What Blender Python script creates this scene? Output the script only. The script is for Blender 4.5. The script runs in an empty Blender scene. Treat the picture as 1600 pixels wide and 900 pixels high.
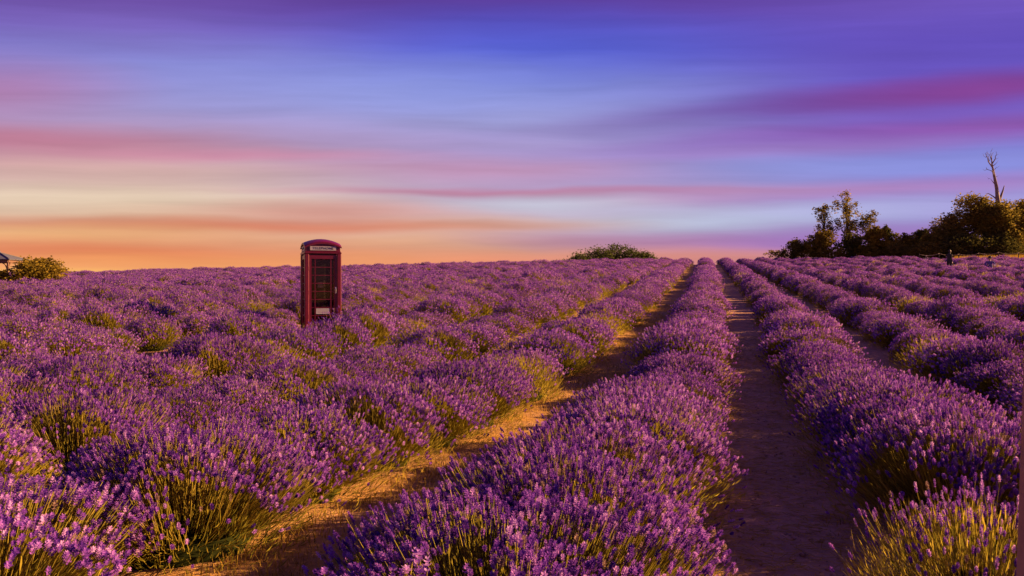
import bpy, math, random
import numpy as np

random.seed(7)
R = math.radians
F = 1200.0            # focal length in pixels of a 1600 px wide picture
SC = bpy.context.scene
COL = SC.collection

# ---------------------------------------------------------------- camera
cam_d = bpy.data.cameras.new("camera")
cam_d.lens = 36.0 * F / 1600.0
cam_d.sensor_width = 36.0
cam_d.clip_start = 0.05
cam_d.clip_end = 6000
cam_d.dof.use_dof = True
cam_d.dof.focus_distance = 9.0
cam_d.dof.aperture_fstop = 11.0
cam = bpy.data.objects.new("camera", cam_d)
cam.rotation_euler = (R(90), 0, 0)
COL.objects.link(cam)
SC.camera = cam

# ---------------------------------------------------------------- colour management
SC.view_settings.view_transform = 'Standard'
SC.view_settings.look = 'None'
SC.view_settings.exposure = 1.8
SC.view_settings.gamma = 1.0
SC.view_settings.use_curve_mapping = False
SC.render.engine = 'CYCLES'
SC.cycles.max_bounces = 5
SC.cycles.diffuse_bounces = 2
SC.cycles.glossy_bounces = 3
SC.cycles.transmission_bounces = 4
SC.cycles.transparent_max_bounces = 6
SC.cycles.caustics_reflective = False
SC.cycles.caustics_refractive = False
SC.cycles.use_denoising = True


def lin(c):
    out = []
    for v in c:
        v = v / 255.0
        out.append(v / 12.92 if v <= 0.04045 else ((v + 0.055) / 1.055) ** 2.4)
    return tuple(out)


# ---------------------------------------------------------------- sun
SUN_AZ = 11.0     # degrees ahead of the +X axis
SUN_EL = 20.0
sd = bpy.data.lights.new("sun", 'SUN')
sd.energy = 5.0
sd.color = (1.0, 0.57, 0.25)
sd.angle = R(0.6)
sun = bpy.data.objects.new("sun", sd)
from mathutils import Vector, Matrix, Quaternion
sdir = Vector((math.cos(R(SUN_AZ)) * math.cos(R(SUN_EL)), math.sin(R(SUN_AZ)) * math.cos(R(SUN_EL)), math.sin(R(SUN_EL))))
sun.rotation_euler = (-sdir).to_track_quat('-Z', 'Y').to_euler()
sun.location = sdir * 200
COL.objects.link(sun)

# ---------------------------------------------------------------- sky (evening sky with streaked clouds, by direction)
world = bpy.data.worlds.new("World")
SC.world = world
world.use_nodes = True
wn = world.node_tree
wn.nodes.clear()


class NT:
    """tiny node helper"""
    def __init__(s, tree):
        s.t = tree

    def n(s, kind, **kw):
        nd = s.t.nodes.new(kind)
        for k, v in kw.items():
            setattr(nd, k, v)
        return nd

    def put(s, sock, v):
        if isinstance(v, bpy.types.NodeSocket):
            s.t.links.new(v, sock)
        elif v is not None:
            sock.default_value = v

    def m(s, op, a, b=None, c=None, clamp=False):
        nd = s.n('ShaderNodeMath', operation=op, use_clamp=clamp)
        s.put(nd.inputs[0], a)
        s.put(nd.inputs[1], b)
        s.put(nd.inputs[2], c)
        return nd.outputs[0]

    def mix(s, fac, a, b, blend='MIX'):
        nd = s.n('ShaderNodeMix', data_type='RGBA', blend_type=blend)
        s.put(nd.inputs[0], fac)
        s.put(nd.inputs[6], a if isinstance(a, bpy.types.NodeSocket) else tuple(a)[:3] + (1,))
        s.put(nd.inputs[7], b if isinstance(b, bpy.types.NodeSocket) else tuple(b)[:3] + (1,))
        return nd.outputs[2]

    def ramp(s, fac, stops, interp='LINEAR'):
        nd = s.n('ShaderNodeValToRGB')
        cr = nd.color_ramp
        cr.interpolation = interp
        stops = sorted(stops, key=lambda q: q[0])
        while len(cr.elements) < len(stops):
            cr.elements.new(0.5)
        for e, (p, c) in zip(cr.elements, stops):
            e.position = p
            e.color = tuple(c)[:3] + (1,)
        s.put(nd.inputs[0], fac)
        return nd.outputs[0]

    def noise(s, vec, scale, detail=3, rough=0.5, dims='3D'):
        nd = s.n('ShaderNodeTexNoise', noise_dimensions=dims)
        s.put(nd.inputs['Vector'], vec)
        nd.inputs['Scale'].default_value = scale
        nd.inputs['Detail'].default_value = detail
        nd.inputs['Roughness'].default_value = rough
        return nd.outputs['Fac']

    def comb(s, x, y, z):
        nd = s.n('ShaderNodeCombineXYZ')
        s.put(nd.inputs[0], x)
        s.put(nd.inputs[1], y)
        s.put(nd.inputs[2], z)
        return nd.outputs[0]


def az_el(x, y):
    a = math.atan((x - 800) / F)
    return math.degrees(a), math.degrees(math.atan((450 - y) / math.sqrt(F * F + 0.15 * (x - 800) ** 2)))


W = NT(wn)
tc = W.n('ShaderNodeTexCoord').outputs['Generated']
sep = W.n('ShaderNodeSeparateXYZ')
wn.links.new(tc, sep.inputs[0])
dx, dy, dz = sep.outputs
az = W.m('MULTIPLY', W.m('ARCTAN2', dx, dy), 57.29578)
hor = W.m('SQRT', W.m('ADD', W.m('MULTIPLY', dx, dx), W.m('MULTIPLY', dy, dy)))
sdx = W.m('MULTIPLY', dx, 0.3873)
flat = W.m('SQRT', W.m('ADD', W.m('MULTIPLY', sdx, sdx), W.m('MULTIPLY', dy, dy)))     # streaks run across, side to side
el0 = W.m('MULTIPLY', W.m('ARCTAN2', dz, W.m('MAXIMUM', flat, 0.001)), 57.29578)
sinaz = W.m('DIVIDE', dx, W.m('MAXIMUM', hor, 0.001))
warp = W.noise(W.comb(W.m('MULTIPLY', az, 0.045), W.m('MULTIPLY', el0, 0.26), 0.0), 1.0, 3, 0.5)
el = W.m('ADD', el0, W.m('MULTIPLY', W.m('SUBTRACT', warp, 0.5), 1.9))
fac = W.m('DIVIDE', el, 60.0, clamp=True)


def col(x, stops, top):
    st = []
    for y, c in stops:
        st.append((max(0.0, az_el(x, y)[1] / 60.0), lin(c)))
    st.append((0.62, tuple(0.55 * a + 0.45 * b for a, b in zip(lin(stops[-1][1]), lin(top)))))
    st.append((1.0, lin(top)))
    return W.ramp(fac, st)


cL = col(60, [(440, (241, 180, 108)), (422, (240, 166, 106)), (395, (235, 162, 116)), (350, (224, 180, 150)), (310, (222, 198, 178)),
              (260, (205, 165, 165)), (215, (183, 146, 175)), (160, (162, 150, 202)), (100, (138, 138, 212)), (40, (122, 102, 188)),
              (0, (112, 84, 170))], (70, 62, 150))
cM = col(800, [(440, (225, 140, 105)), (410, (225, 145, 115)), (380, (212, 165, 142)), (340, (205, 172, 172)), (300, (184, 158, 192)),
               (240, (170, 152, 204)), (190, (160, 156, 208)), (130, (140, 148, 218)), (80, (96, 104, 206)), (30, (88, 82, 192)),
               (0, (90, 72, 170))], (62, 56, 150))
cR = col(1500, [(430, (205, 130, 145)), (400, (200, 132, 155)), (378, (165, 122, 188)), (350, (162, 150, 212)), (310, (160, 150, 212)),
                (260, (134, 138, 215)), (200, (116, 102, 197)), (130, (104, 86, 190)), (60, (100, 80, 186)), (0, (110, 85, 186))], (64, 56, 150))


def sstep(v, a, b):
    nd = W.n('ShaderNodeMapRange', interpolation_type='SMOOTHSTEP')
    W.put(nd.inputs[0], v)
    nd.inputs[1].default_value = a
    nd.inputs[2].default_value = b
    return nd.outputs[0]


sky = W.mix(sstep(sinaz, -0.48, 0.02), cL, cM)
sky = W.mix(sstep(sinaz, -0.02, 0.48), sky, cR)

# long cloud streaks: (x, y) of the middle, half length, half thickness, rise, colour, strength
BANDS = [
    (830, -20, 420, 40.0, 0.00, (92, 52, 138), 0.74),
    (860, 85, 230, 48.0, 0.00, (80, 92, 208), 0.61),
    (620, 150, 330, 42.0, 0.00, (142, 156, 226), 0.53),
    (1300, 157, 330, 15.9, 0.095, (108, 64, 152), 0.62),
    (1560, 134, 210, 19.5, 0.09, (144, 62, 134), 0.62),
    (1330, 206, 290, 18.3, 0.07, (142, 80, 165), 0.58),
    (1600, 190, 170, 14.6, 0.07, (150, 85, 160), 0.50),
    (1480, 290, 250, 14.6, 0.08, (170, 112, 178), 0.50),
    (1280, 258, 300, 15.9, 0.05, (142, 152, 218), 0.47),
    (1300, 232, 260, 11.0, 0.06, (165, 120, 185), 0.43),
    (-30, 135, 130, 34.0, 0.0, (192, 112, 146), 0.53),
    (0, 212, 230, 17.1, -0.03, (198, 108, 128), 0.54),
    (40, 250, 180, 19.5, 0.0, (198, 130, 140), 0.36),
    (390, 240, 190, 8.5, 0.0, (208, 132, 160), 0.54),
    (190, 265, 200, 15.9, 0.0, (218, 188, 178), 0.43),
    (760, 266, 230, 15.9, -0.02, (200, 134, 162), 0.47),
    (800, 300, 300, 5.5, 0.0, (192, 112, 142), 0.62),
    (1120, 303, 260, 11.0, 0.02, (186, 132, 172), 0.50),
    (840, 317, 140, 11.0, 0.0, (198, 208, 226), 0.65),
    (1080, 349, 230, 15.9, 0.02, (188, 206, 230), 0.65),
    (1000, 330, 200, 8.5, 0.0, (178, 184, 215), 0.43),
    (1350, 330, 160, 12.2, 0.03, (176, 180, 222), 0.43),
    (110, 312, 260, 18.3, 0.0, (228, 206, 176), 0.40),
    (150, 351, 330, 7.9, 0.0, (206, 126, 100), 0.58),
    (500, 334, 150, 15.9, 0.0, (206, 130, 118), 0.58),
    (480, 356, 330, 8.5, 0.01, (218, 116, 84), 0.58),
    (760, 352, 170, 9.8, 0.0, (212, 150, 120), 0.43),
    (60, 366, 190, 11.0, 0.0, (242, 186, 122), 0.58),
    (130, 386, 300, 13.4, 0.0, (226, 114, 72), 0.62),
    (560, 378, 220, 9.8, 0.0, (228, 168, 128), 0.36),
    (250, 405, 400, 11.0, 0.0, (240, 150, 86), 0.50),
    (60, 432, 330, 9.8, 0.0, (252, 198, 96), 0.62),
    (1300, 374, 330, 15.9, 0.0, (150, 106, 186), 0.62),
    (940, 376, 170, 13.4, 0.0, (182, 128, 166), 0.50),
    (1080, 402, 260, 12.2, 0.0, (218, 140, 128), 0.54),
]
dirv = W.comb(az, el, 0.0)
for (bx, by, hl, ht, rise, c, k) in BANDS:
    a0, e0 = az_el(bx, by)
    kk = 0.0477 * 1.95
    mp = W.n('ShaderNodeMapping', vector_type='TEXTURE')
    wn.links.new(dirv, mp.inputs[0])
    mp.inputs[1].default_value = (a0, e0, 0)
    mp.inputs[2].default_value = (0, 0, math.atan(rise))
    mp.inputs[3].default_value = (hl * kk, ht * kk, 1)
    gd = W.n('ShaderNodeTexGradient', gradient_type='SPHERICAL')
    wn.links.new(mp.outputs[0], gd.inputs[0])
    mr = W.n('ShaderNodeMapRange', interpolation_type='SMOOTHSTEP')
    wn.links.new(gd.outputs['Fac'], mr.inputs[0])
    mr.inputs[4].default_value = k
    sky = W.mix(mr.outputs[0], sky, lin(c))
fine = W.noise(W.comb(W.m('MULTIPLY', az, 0.05), W.m('MULTIPLY', el, 0.8), 3.0), 1.0, 4, 0.55)
sky = W.mix(1.0, sky, W.ramp(fine, [(0.3, (0.90, 0.90, 0.90)), (0.7, (1.08, 1.08, 1.08))]), 'MULTIPLY')
bg = W.n('ShaderNodeBackground')
wn.links.new(sky, bg.inputs[0])
bg.inputs[1].default_value = 0.294
wo = W.n('ShaderNodeOutputWorld')
wn.links.new(bg.outputs[0], wo.inputs[0])


# ================================================================ helpers
def tag(o, label=None, cat=None, group=None, kind=None):
    if label: o["label"] = label
    if cat: o["category"] = cat
    if group: o["group"] = group
    if kind: o["kind"] = kind
    return o


def link(name, data, parent=None, loc=(0, 0, 0), rz=0.0):
    o = bpy.data.objects.new(name, data)
    COL.objects.link(o)
    o.location = loc
    o.rotation_euler = (0, 0, rz)
    o.parent = parent
    return o


def mesh_np(name, verts, faces, mat, tint=None, smooth=False, mats=None, midx=None):
    """faces: list of int arrays (n,3) or (n,4); tint: per vertex float"""
    me = bpy.data.meshes.new(name)
    verts = np.asarray(verts, dtype=np.float32)
    me.vertices.add(len(verts))
    me.vertices.foreach_set("co", verts.ravel())
    loops, starts, tot = [], [], 0
    for f in faces:
        f = np.asarray(f, dtype=np.int32)
        if len(f) == 0:
            continue
        loops.append(f.ravel())
        starts.append(tot + np.arange(len(f), dtype=np.int32) * f.shape[1])
        tot += f.size
    loops = np.concatenate(loops)
    starts = np.concatenate(starts)
    me.loops.add(len(loops))
    me.loops.foreach_set("vertex_index", loops)
    me.polygons.add(len(starts))
    me.polygons.foreach_set("loop_start", starts.astype(np.int32))
    if smooth:
        me.polygons.foreach_set("use_smooth", np.ones(len(starts), dtype=bool))
    if midx is not None:
        me.polygons.foreach_set("material_index", np.asarray(midx, dtype=np.int32))
    me.update(calc_edges=True)
    if tint is not None:
        at = me.attributes.new("tint", 'FLOAT', 'POINT')
        at.data.foreach_set("value", np.asarray(tint, dtype=np.float32))
    if mats:
        for q in mats: me.materials.append(q)
    elif mat:
        me.materials.append(mat)
    return me


class MB:
    """collects boxes, prisms and tubes for one mesh"""
    def __init__(s):
        s.v, s.f = [], []

    def add(s, vs, fs):
        o = len(s.v)
        s.v += [tuple(v) for v in vs]
        s.f += [tuple(i + o for i in f) for f in fs]
        return s

    def box(s, x0, x1, y0, y1, z0, z1, b=0.0):
        if b <= 0:
            vs = [(x, y, z) for z in (z0, z1) for y in (y0, y1) for x in (x0, x1)]
            fs = [(0, 2, 3, 1), (4, 5, 7, 6), (0, 1, 5, 4), (2, 6, 7, 3), (0, 4, 6, 2), (1, 3, 7, 5)]
            return s.add(vs, fs)
        # chamfered: octagon section with inset caps
        def ring(i, z):
            return [(x0 + b + i, y0 + i, z), (x1 - b - i, y0 + i, z), (x1 - i, y0 + b + i, z), (x1 - i, y1 - b - i, z),
                    (x1 - b - i, y1 - i, z), (x0 + b + i, y1 - i, z), (x0 + i, y1 - b - i, z), (x0 + i, y0 + b + i, z)]
        vs = ring(b * .6, z0) + ring(0, z0 + b * .6) + ring(0, z1 - b * .6) + ring(b * .6, z1)
        fs = [tuple(reversed(range(8))), tuple(range(24, 32))]
        for r in range(3):
            for i in range(8):
                j = (i + 1) % 8
                fs.append((r * 8 + i, r * 8 + j, r * 8 + 8 + j, r * 8 + 8 + i))
        return s.add(vs, fs)

    def tube(s, pts, rads, n=6, cap=True):
        pts = [Vector(p) for p in pts]
        o = len(s.v)
        for i, (p, r) in enumerate(zip(pts, rads)):
            t = (pts[min(i + 1, len(pts) - 1)] - pts[max(i - 1, 0)])
            if t.length < 1e-9: t = Vector((0, 0, 1))
            t.normalize()
            a = t.orthogonal() if abs(t.z) < .99 else Vector((1, 0, 0))
            a = (a - t * a.dot(t)).normalized()
            b = t.cross(a)
            for k in range(n):
                an = 2 * math.pi * k / n
                s.v.append(tuple(p + (a * math.cos(an) + b * math.sin(an)) * r))
        for i in range(len(pts) - 1):
            for k in range(n):
                k2 = (k + 1) % n
                s.f.append((o + i * n + k, o + i * n + k2, o + i * n + n + k2, o + i * n + n + k))
        if cap:
            s.f.append(tuple(o + k for k in reversed(range(n))))
            s.f.append(tuple(o + (len(pts) - 1) * n + k for k in range(n)))
        return s

    def mesh(s, name, mat, smooth=False):
        me = bpy.data.meshes.new(name)
        me.from_pydata(s.v, [], s.f)
        if smooth:
            me.polygons.foreach_set("use_smooth", [True] * len(me.polygons))
        me.materials.append(mat)
        me.update()
        return me

    def build(s, name, mat, parent=None, smooth=False):
        return link(name, s.mesh(name, mat, smooth), parent)


# ================================================================ materials
def new_mat(name):
    m = bpy.data.materials.new(name)
    m.use_nodes = True
    m.node_tree.nodes.clear()
    N = NT(m.node_tree)
    out = N.n('ShaderNodeOutputMaterial')
    return m, N, out


def leafy(name, stops, trans=0.35, rand=0.25, rough=0.6, patch=None):
    """thin plant tissue: diffuse + light passing through; colour from the piece's own tint and the plant"""
    m, N, out = new_mat(name)
    at = N.n('ShaderNodeAttribute', attribute_name="tint").outputs['Fac']
    oi = N.n('ShaderNodeObjectInfo').outputs['Random']
    t = N.m('ADD', at, N.m('MULTIPLY', N.m('SUBTRACT', oi, 0.5), rand), clamp=True)
    c = N.ramp(t, stops)
    if patch:
        c = N.mix(N.m('GREATER_THAN', at, 1.5), c, patch)
    d = N.n('ShaderNodeBsdfDiffuse')
    N.put(d.inputs[0], c)
    tr = N.n('ShaderNodeBsdfTranslucent')
    N.put(tr.inputs[0], c)
    mx = N.n('ShaderNodeMixShader')
    mx.inputs[0].default_value = trans
    m.node_tree.links.new(d.outputs[0], mx.inputs[1])
    m.node_tree.links.new(tr.outputs[0], mx.inputs[2])
    m.node_tree.links.new(mx.outputs[0], out.inputs[0])
    return m


def pbr(name, c1, c2=None, scale=8.0, rough=0.6, metal=0.0, coat=0.0, bump=0.0, detail=5, spec=0.5):
    m, N, out = new_mat(name)
    p = N.n('ShaderNodeBsdfPrincipled')
    tcn = N.n('ShaderNodeTexCoord').outputs['Object']
    nz = N.noise(tcn, scale, detail, 0.6)
    if c2:
        N.put(p.inputs['Base Color'], N.ramp(nz, [(0.3, c1), (0.7, c2)]))
    else:
        p.inputs['Base Color'].default_value = tuple(c1) + (1,)
    p.inputs['Roughness'].default_value = rough
    p.inputs['Metallic'].default_value = metal
    p.inputs['Coat Weight'].default_value = coat
    p.inputs['Specular IOR Level'].default_value = spec
    if bump:
        b = N.n('ShaderNodeBump')
        b.inputs['Strength'].default_value = bump
        b.inputs['Distance'].default_value = 0.02
        N.put(b.inputs['Height'], nz)
        m.node_tree.links.new(b.outputs[0], p.inputs['Normal'])
    m.node_tree.links.new(p.outputs[0], out.inputs[0])
    return m


M = {}
M['flower'] = leafy('lavender_flower', [(0.0, (0.05, 0.013, 0.17)), (0.35, (0.17, 0.046, 0.37)), (0.68, (0.35, 0.118, 0.53)), (1.0, (0.60, 0.33, 0.66))], 0.42, 0.22, patch=(0.30, 0.19, 0.15))
M['stem'] = leafy('lavender_stem', [(0.0, (0.17, 0.16, 0.022)), (0.5, (0.36, 0.30, 0.042)), (1.0, (0.52, 0.39, 0.08))], 0.4, 0.3)
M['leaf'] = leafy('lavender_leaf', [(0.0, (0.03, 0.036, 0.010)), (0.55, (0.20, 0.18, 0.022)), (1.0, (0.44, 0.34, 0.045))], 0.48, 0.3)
M['grass'] = leafy('dry_grass', [(0.0, (0.17, 0.13, 0.02)), (0.5, (0.38, 0.23, 0.035)), (1.0, (0.54, 0.34, 0.08))], 0.35, 0.0)
M['tree_leaf'] = leafy('tree_leaf', [(0.0, (0.06, 0.055, 0.012)), (0.6, (0.19, 0.15, 0.028)), (1.0, (0.33, 0.24, 0.045))], 0.52, 0.15)
M['gold_leaf'] = leafy('golden_leaf', [(0.0, (0.06, 0.05, 0.008)), (0.5, (0.19, 0.14, 0.02)), (1.0, (0.33, 0.23, 0.035))], 0.45, 0.1)
M['dark_leaf'] = leafy('dark_leaf', [(0.0, (0.03, 0.034, 0.010)), (0.6, (0.09, 0.085, 0.022)), (1.0, (0.16, 0.135, 0.032))], 0.4, 0.1)
M['green_leaf'] = leafy('green_leaf', [(0.0, (0.03, 0.04, 0.012)), (0.6, (0.085, 0.10, 0.03)), (1.0, (0.15, 0.16, 0.05))], 0.45, 0.1)
M['bark'] = pbr('bark', (0.035, 0.024, 0.018), (0.085, 0.06, 0.045), 3.0, 0.9, bump=0.5)
M['dead_wood'] = pbr('dead_wood', (0.12, 0.09, 0.085), (0.24, 0.19, 0.18), 3.0, 0.9, bump=0.5)
M['red'] = pbr('red_gloss_paint', (0.075, 0.0012, 0.013), (0.105, 0.0018, 0.018), 7.0, 0.38, coat=0.1, spec=0.35)
M['red_dull'] = pbr('red_paint_inside', (0.06, 0.002, 0.008), (0.08, 0.003, 0.010), 5.0, 0.5)
M['dark'] = pbr('black_backboard', (0.015, 0.014, 0.014), (0.03, 0.028, 0.028), 6.0, 0.6)
M['opal'] = pbr('opal_sign_glass', (0.28, 0.25, 0.27), (0.34, 0.31, 0.32), 4.0, 0.35)
M['ink'] = pbr('black_lettering', (0.015, 0.012, 0.015), None, 4.0, 0.6)
M['chrome'] = pbr('steel_handle', (0.6, 0.58, 0.55), None, 4.0, 0.25, metal=1.0)
M['notice'] = pbr('notice_card', (0.26, 0.24, 0.28), (0.32, 0.29, 0.33), 20.0, 0.5)
M['notice_print'] = pbr('notice_print', (0.18, 0.16, 0.2), None, 20.0, 0.6)
M['wood_post'] = pbr('weathered_post', (0.22, 0.115, 0.075), (0.34, 0.19, 0.13), 9.0, 0.85, bump=0.4)
M['rope'] = pbr('rope', (0.28, 0.22, 0.15), (0.38, 0.30, 0.21), 30.0, 0.9)
M['slate'] = pbr('grey_roof_felt', (0.06, 0.065, 0.085), (0.10, 0.105, 0.125), 6.0, 0.7)
M['gazebo_wood'] = pbr('gazebo_timber', (0.10, 0.05, 0.03), (0.16, 0.085, 0.05), 6.0, 0.8)
M['stone'] = pbr('pale_slab', (0.45, 0.40, 0.36), (0.6, 0.55, 0.5), 6.0, 0.9, bump=0.3)
M['cloth_black'] = pbr('black_cloth', (0.012, 0.011, 0.013), (0.022, 0.02, 0.022), 20.0, 0.9)
M['cloth_blue'] = pbr('blue_cloth', (0.05, 0.04, 0.20), (0.08, 0.06, 0.27), 20.0, 0.9)
M['skin'] = pbr('skin', (0.42, 0.25, 0.18), (0.48, 0.30, 0.22), 10.0, 0.6)
M['hair'] = pbr('dark_hair', (0.02, 0.014, 0.011), (0.035, 0.025, 0.02), 30.0, 0.6)
M['clod'] = pbr('earth_clod', (0.2, 0.11, 0.065), (0.38, 0.22, 0.13), 9.0, 0.95)

g, N, out = new_mat('window_glass')
gl = N.n('ShaderNodeBsdfGlossy'); gl.inputs[0].default_value = (0.9, 0.9, 0.9, 1); gl.inputs[1].default_value = 0.03
tp = N.n('ShaderNodeBsdfTransparent'); tp.inputs[0].default_value = (0.6, 0.55, 0.55, 1)
fr = N.n('ShaderNodeFresnel'); fr.inputs[0].default_value = 1.33
mx = N.n('ShaderNodeMixShader')
g.node_tree.links.new(fr.outputs[0], mx.inputs[0])
g.node_tree.links.new(tp.outputs[0], mx.inputs[1])
g.node_tree.links.new(gl.outputs[0], mx.inputs[2])
g.node_tree.links.new(mx.outputs[0], out.inputs[0])
M['glass'] = g

# ground: bare trodden earth with straw, turning to dry grass where it grows
m, N, out = new_mat('field_earth')
pos = N.n('ShaderNodeNewGeometry').outputs['Position']
n1 = N.noise(pos, 0.9, 5, 0.6)
n2 = N.noise(pos, 9.0, 6, 0.65)
n3 = N.noise(pos, 45.0, 4, 0.7)
earth = N.ramp(n2, [(0.25, (0.27, 0.145, 0.075)), (0.5, (0.41, 0.23, 0.12)), (0.75, (0.54, 0.32, 0.17))])
earth = N.mix(N.m('MULTIPLY', N.ramp(n1, [(0.4, (0, 0, 0)), (0.65, (1, 1, 1))]), 0.45), earth, (0.43, 0.225, 0.11))
earth = N.mix(N.ramp(n3, [(0.60, (0, 0, 0)), (0.72, (1, 1, 1))]), earth, (0.54, 0.35, 0.19))
turf = N.ramp(n3, [(0.3, (0.22, 0.13, 0.025)), (0.6, (0.44, 0.23, 0.04)), (0.8, (0.56, 0.32, 0.07))])
gr = N.n('ShaderNodeAttribute', attribute_name="tint").outputs['Fac']
gm = N.m('MULTIPLY', gr, N.ramp(n1, [(0.35, (0.25, 0.25, 0.25)), (0.6, (1, 1, 1))]), clamp=True)
p = N.n('ShaderNodeBsdfPrincipled')
N.put(p.inputs['Base Color'], N.mix(gm, earth, turf))
p.inputs['Roughness'].default_value = 0.95
p.inputs['Specular IOR Level'].default_value = 0.1
b = N.n('ShaderNodeBump'); b.inputs['Strength'].default_value = 0.9; b.inputs['Distance'].default_value = 0.03
N.put(b.inputs['Height'], N.m('ADD', n2, N.m('MULTIPLY', n3, 0.5)))
m.node_tree.links.new(b.outputs[0], p.inputs['Normal'])
m.node_tree.links.new(p.outputs[0], out.inputs[0])
M['earth'] = m


# ================================================================ terrain
ROW = 2.26                    # distance between rows
PATH0 = 0.20                  # the path beside the camera


def gcurve(Y):
    return 0.25 * Y + 1.088 * (1 - np.exp(-np.maximum(Y, -5) / 16.0))


def smooth01(v):
    v = np.clip(v, 0, 1)
    return v * v * (3 - 2 * v)


CREST = 95.0


def height(X, Y):
    X = np.asarray(X, dtype=float); Y = np.asarray(Y, dtype=float)
    Yf = CREST - 0.5 * ((CREST - Y) + 0) - 0.5 * np.sqrt((CREST - Y) ** 2 + 36.0)     # stops climbing at the crest
    near = -1.4 - 0.023 * Y
    far = -2.2 + 0.0555 * Yf
    d = (near - far) / 2
    z = (near + far) / 2 + np.sqrt(d * d + 0.05 ** 2)
    c = X - gcurve(Y)
    w = smooth01((Y - 8) / 55.0)
    cl = np.clip(-c - 8, 0, 160)
    z = z - 0.022 * cl * w
    cr = np.clip(c - 8, 0, 60)
    z = z + 0.020 * cr * w
    z = z - 0.03 * np.clip(Y - CREST - 4, 0, 400)
    return z


def hz(x, y):
    return float(height(x, y))


def grow(a, b, step, ratio, far):
    """line positions: even from a to b, then widening out to +-far"""
    mid = list(np.arange(a, b + 1e-6, step))
    s, v, hi = step, b, []
    while v < far:
        s *= ratio; v += s; hi.append(v)
    s, v, lo = step, a, []
    while v > -far:
        s *= ratio; v -= s; lo.append(v)
    return np.array(lo[::-1] + mid + hi)


gx = grow(-9, 14, 0.11, 1.16, 2500)
gy = grow(0, 22, 0.11, 1.09, 3500)
gy = gy[gy > -120]
GX, GY = np.meshgrid(gx, gy)
rng = np.random.default_rng(3)
GZ = height(GX, GY)
bumps = (np.sin(GX * 5.1 + 1.3 * np.sin(GY * 2.3)) * np.sin(GY * 4.3 + 1.1 * np.sin(GX * 3.1))) * 0.012 + (rng.random(GX.shape) - .5) * 0.018
wn_ = ((GX > -10) & (GX < 15) & (GY > -1) & (GY < 24)).astype(float)
GZ = GZ + bumps * wn_
nx, ny = len(gx), len(gy)
idx = np.arange(nx * ny).reshape(ny, nx)
quads = np.stack([idx[:-1, :-1], idx[:-1, 1:], idx[1:, 1:], idx[1:, :-1]], -1).reshape(-1, 4)
C_ = GX - gcurve(GY)
grassy = smooth01((-C_ - 1.55) / 0.4) * smooth01((C_ + 3.3) / 0.4) * 0.9                       # dry grass from the phone-box side path outwards
grassy = np.maximum(grassy, smooth01((C_ - 24) / 3) * smooth01((GY - 74) / 3))
me = mesh_np('ground', np.stack([GX, GY, GZ], -1).reshape(-1, 3), [quads], M['earth'], tint=grassy.ravel(), smooth=True)
ground = link('ground', me)
ground["kind"] = "structure"

# ================================================================ lavender
def basis(d):
    """d: (n,3) unit -> two perpendicular unit vectors"""
    up = np.where(np.abs(d[:, 2:3]) < 0.95, np.array([[0, 0, 1.0]]), np.array([[1.0, 0, 0]]))
    a = np.cross(up, d); a /= np.linalg.norm(a, axis=1, keepdims=True)
    b = np.cross(d, a)
    return a, b


def spike_template(lod):
    V, Q, T = [], [], []
    if lod == 0:
        ts = [0.0, .32, .55, .76, .95]; rs = [.85, 1.05, 1.05, .9, .5]; n = 5
    elif lod == 1:
        ts = [0.0, .38, .62, .86]; rs = [.9, 1.1, 1.0, .6]; n = 4
    else:
        ts = [.2, .6]; rs = [1.15, .9]; n = 3
    hgt = {0: .20, 1: .24, 2: .45}[lod]
    for w, (t, r) in enumerate(zip(ts, rs)):
        for k in range(n):
            ph = 2 * math.pi * (k + 0.5 * (w % 2) + 0.13 * w) / n
            dl = {0: .55, 1: .7, 2: .95}[lod]
            o = len(V)
            V += [(0.1 * math.cos(ph), 0.1 * math.sin(ph), t - .03),
                  (.75 * r * math.cos(ph - dl), .75 * r * math.sin(ph - dl), t + hgt * .45),
                  (1.15 * r * math.cos(ph), 1.15 * r * math.sin(ph), t + hgt),
                  (.75 * r * math.cos(ph + dl), .75 * r * math.sin(ph + dl), t + hgt * .45)]
            Q.append((o, o + 1, o + 2, o + 3))
    if lod == 0:                                   # the stalk inside the spike
        o = len(V)
        for t, r in ((-.05, .28), (.5, .40), (1.08, .05)):
            for k in range(3):
                V.append((r * math.cos(k * 2.094), r * math.sin(k * 2.094), t))
        for i in range(2):
            for k in range(3):
                Q.append((o + i * 3 + k, o + i * 3 + (k + 1) % 3, o + i * 3 + 3 + (k + 1) % 3, o + i * 3 + 3 + k))
    return np.array(V, float), np.array(Q, np.int32)


SPIKE = [spike_template(i) for i in range(3)]


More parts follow.
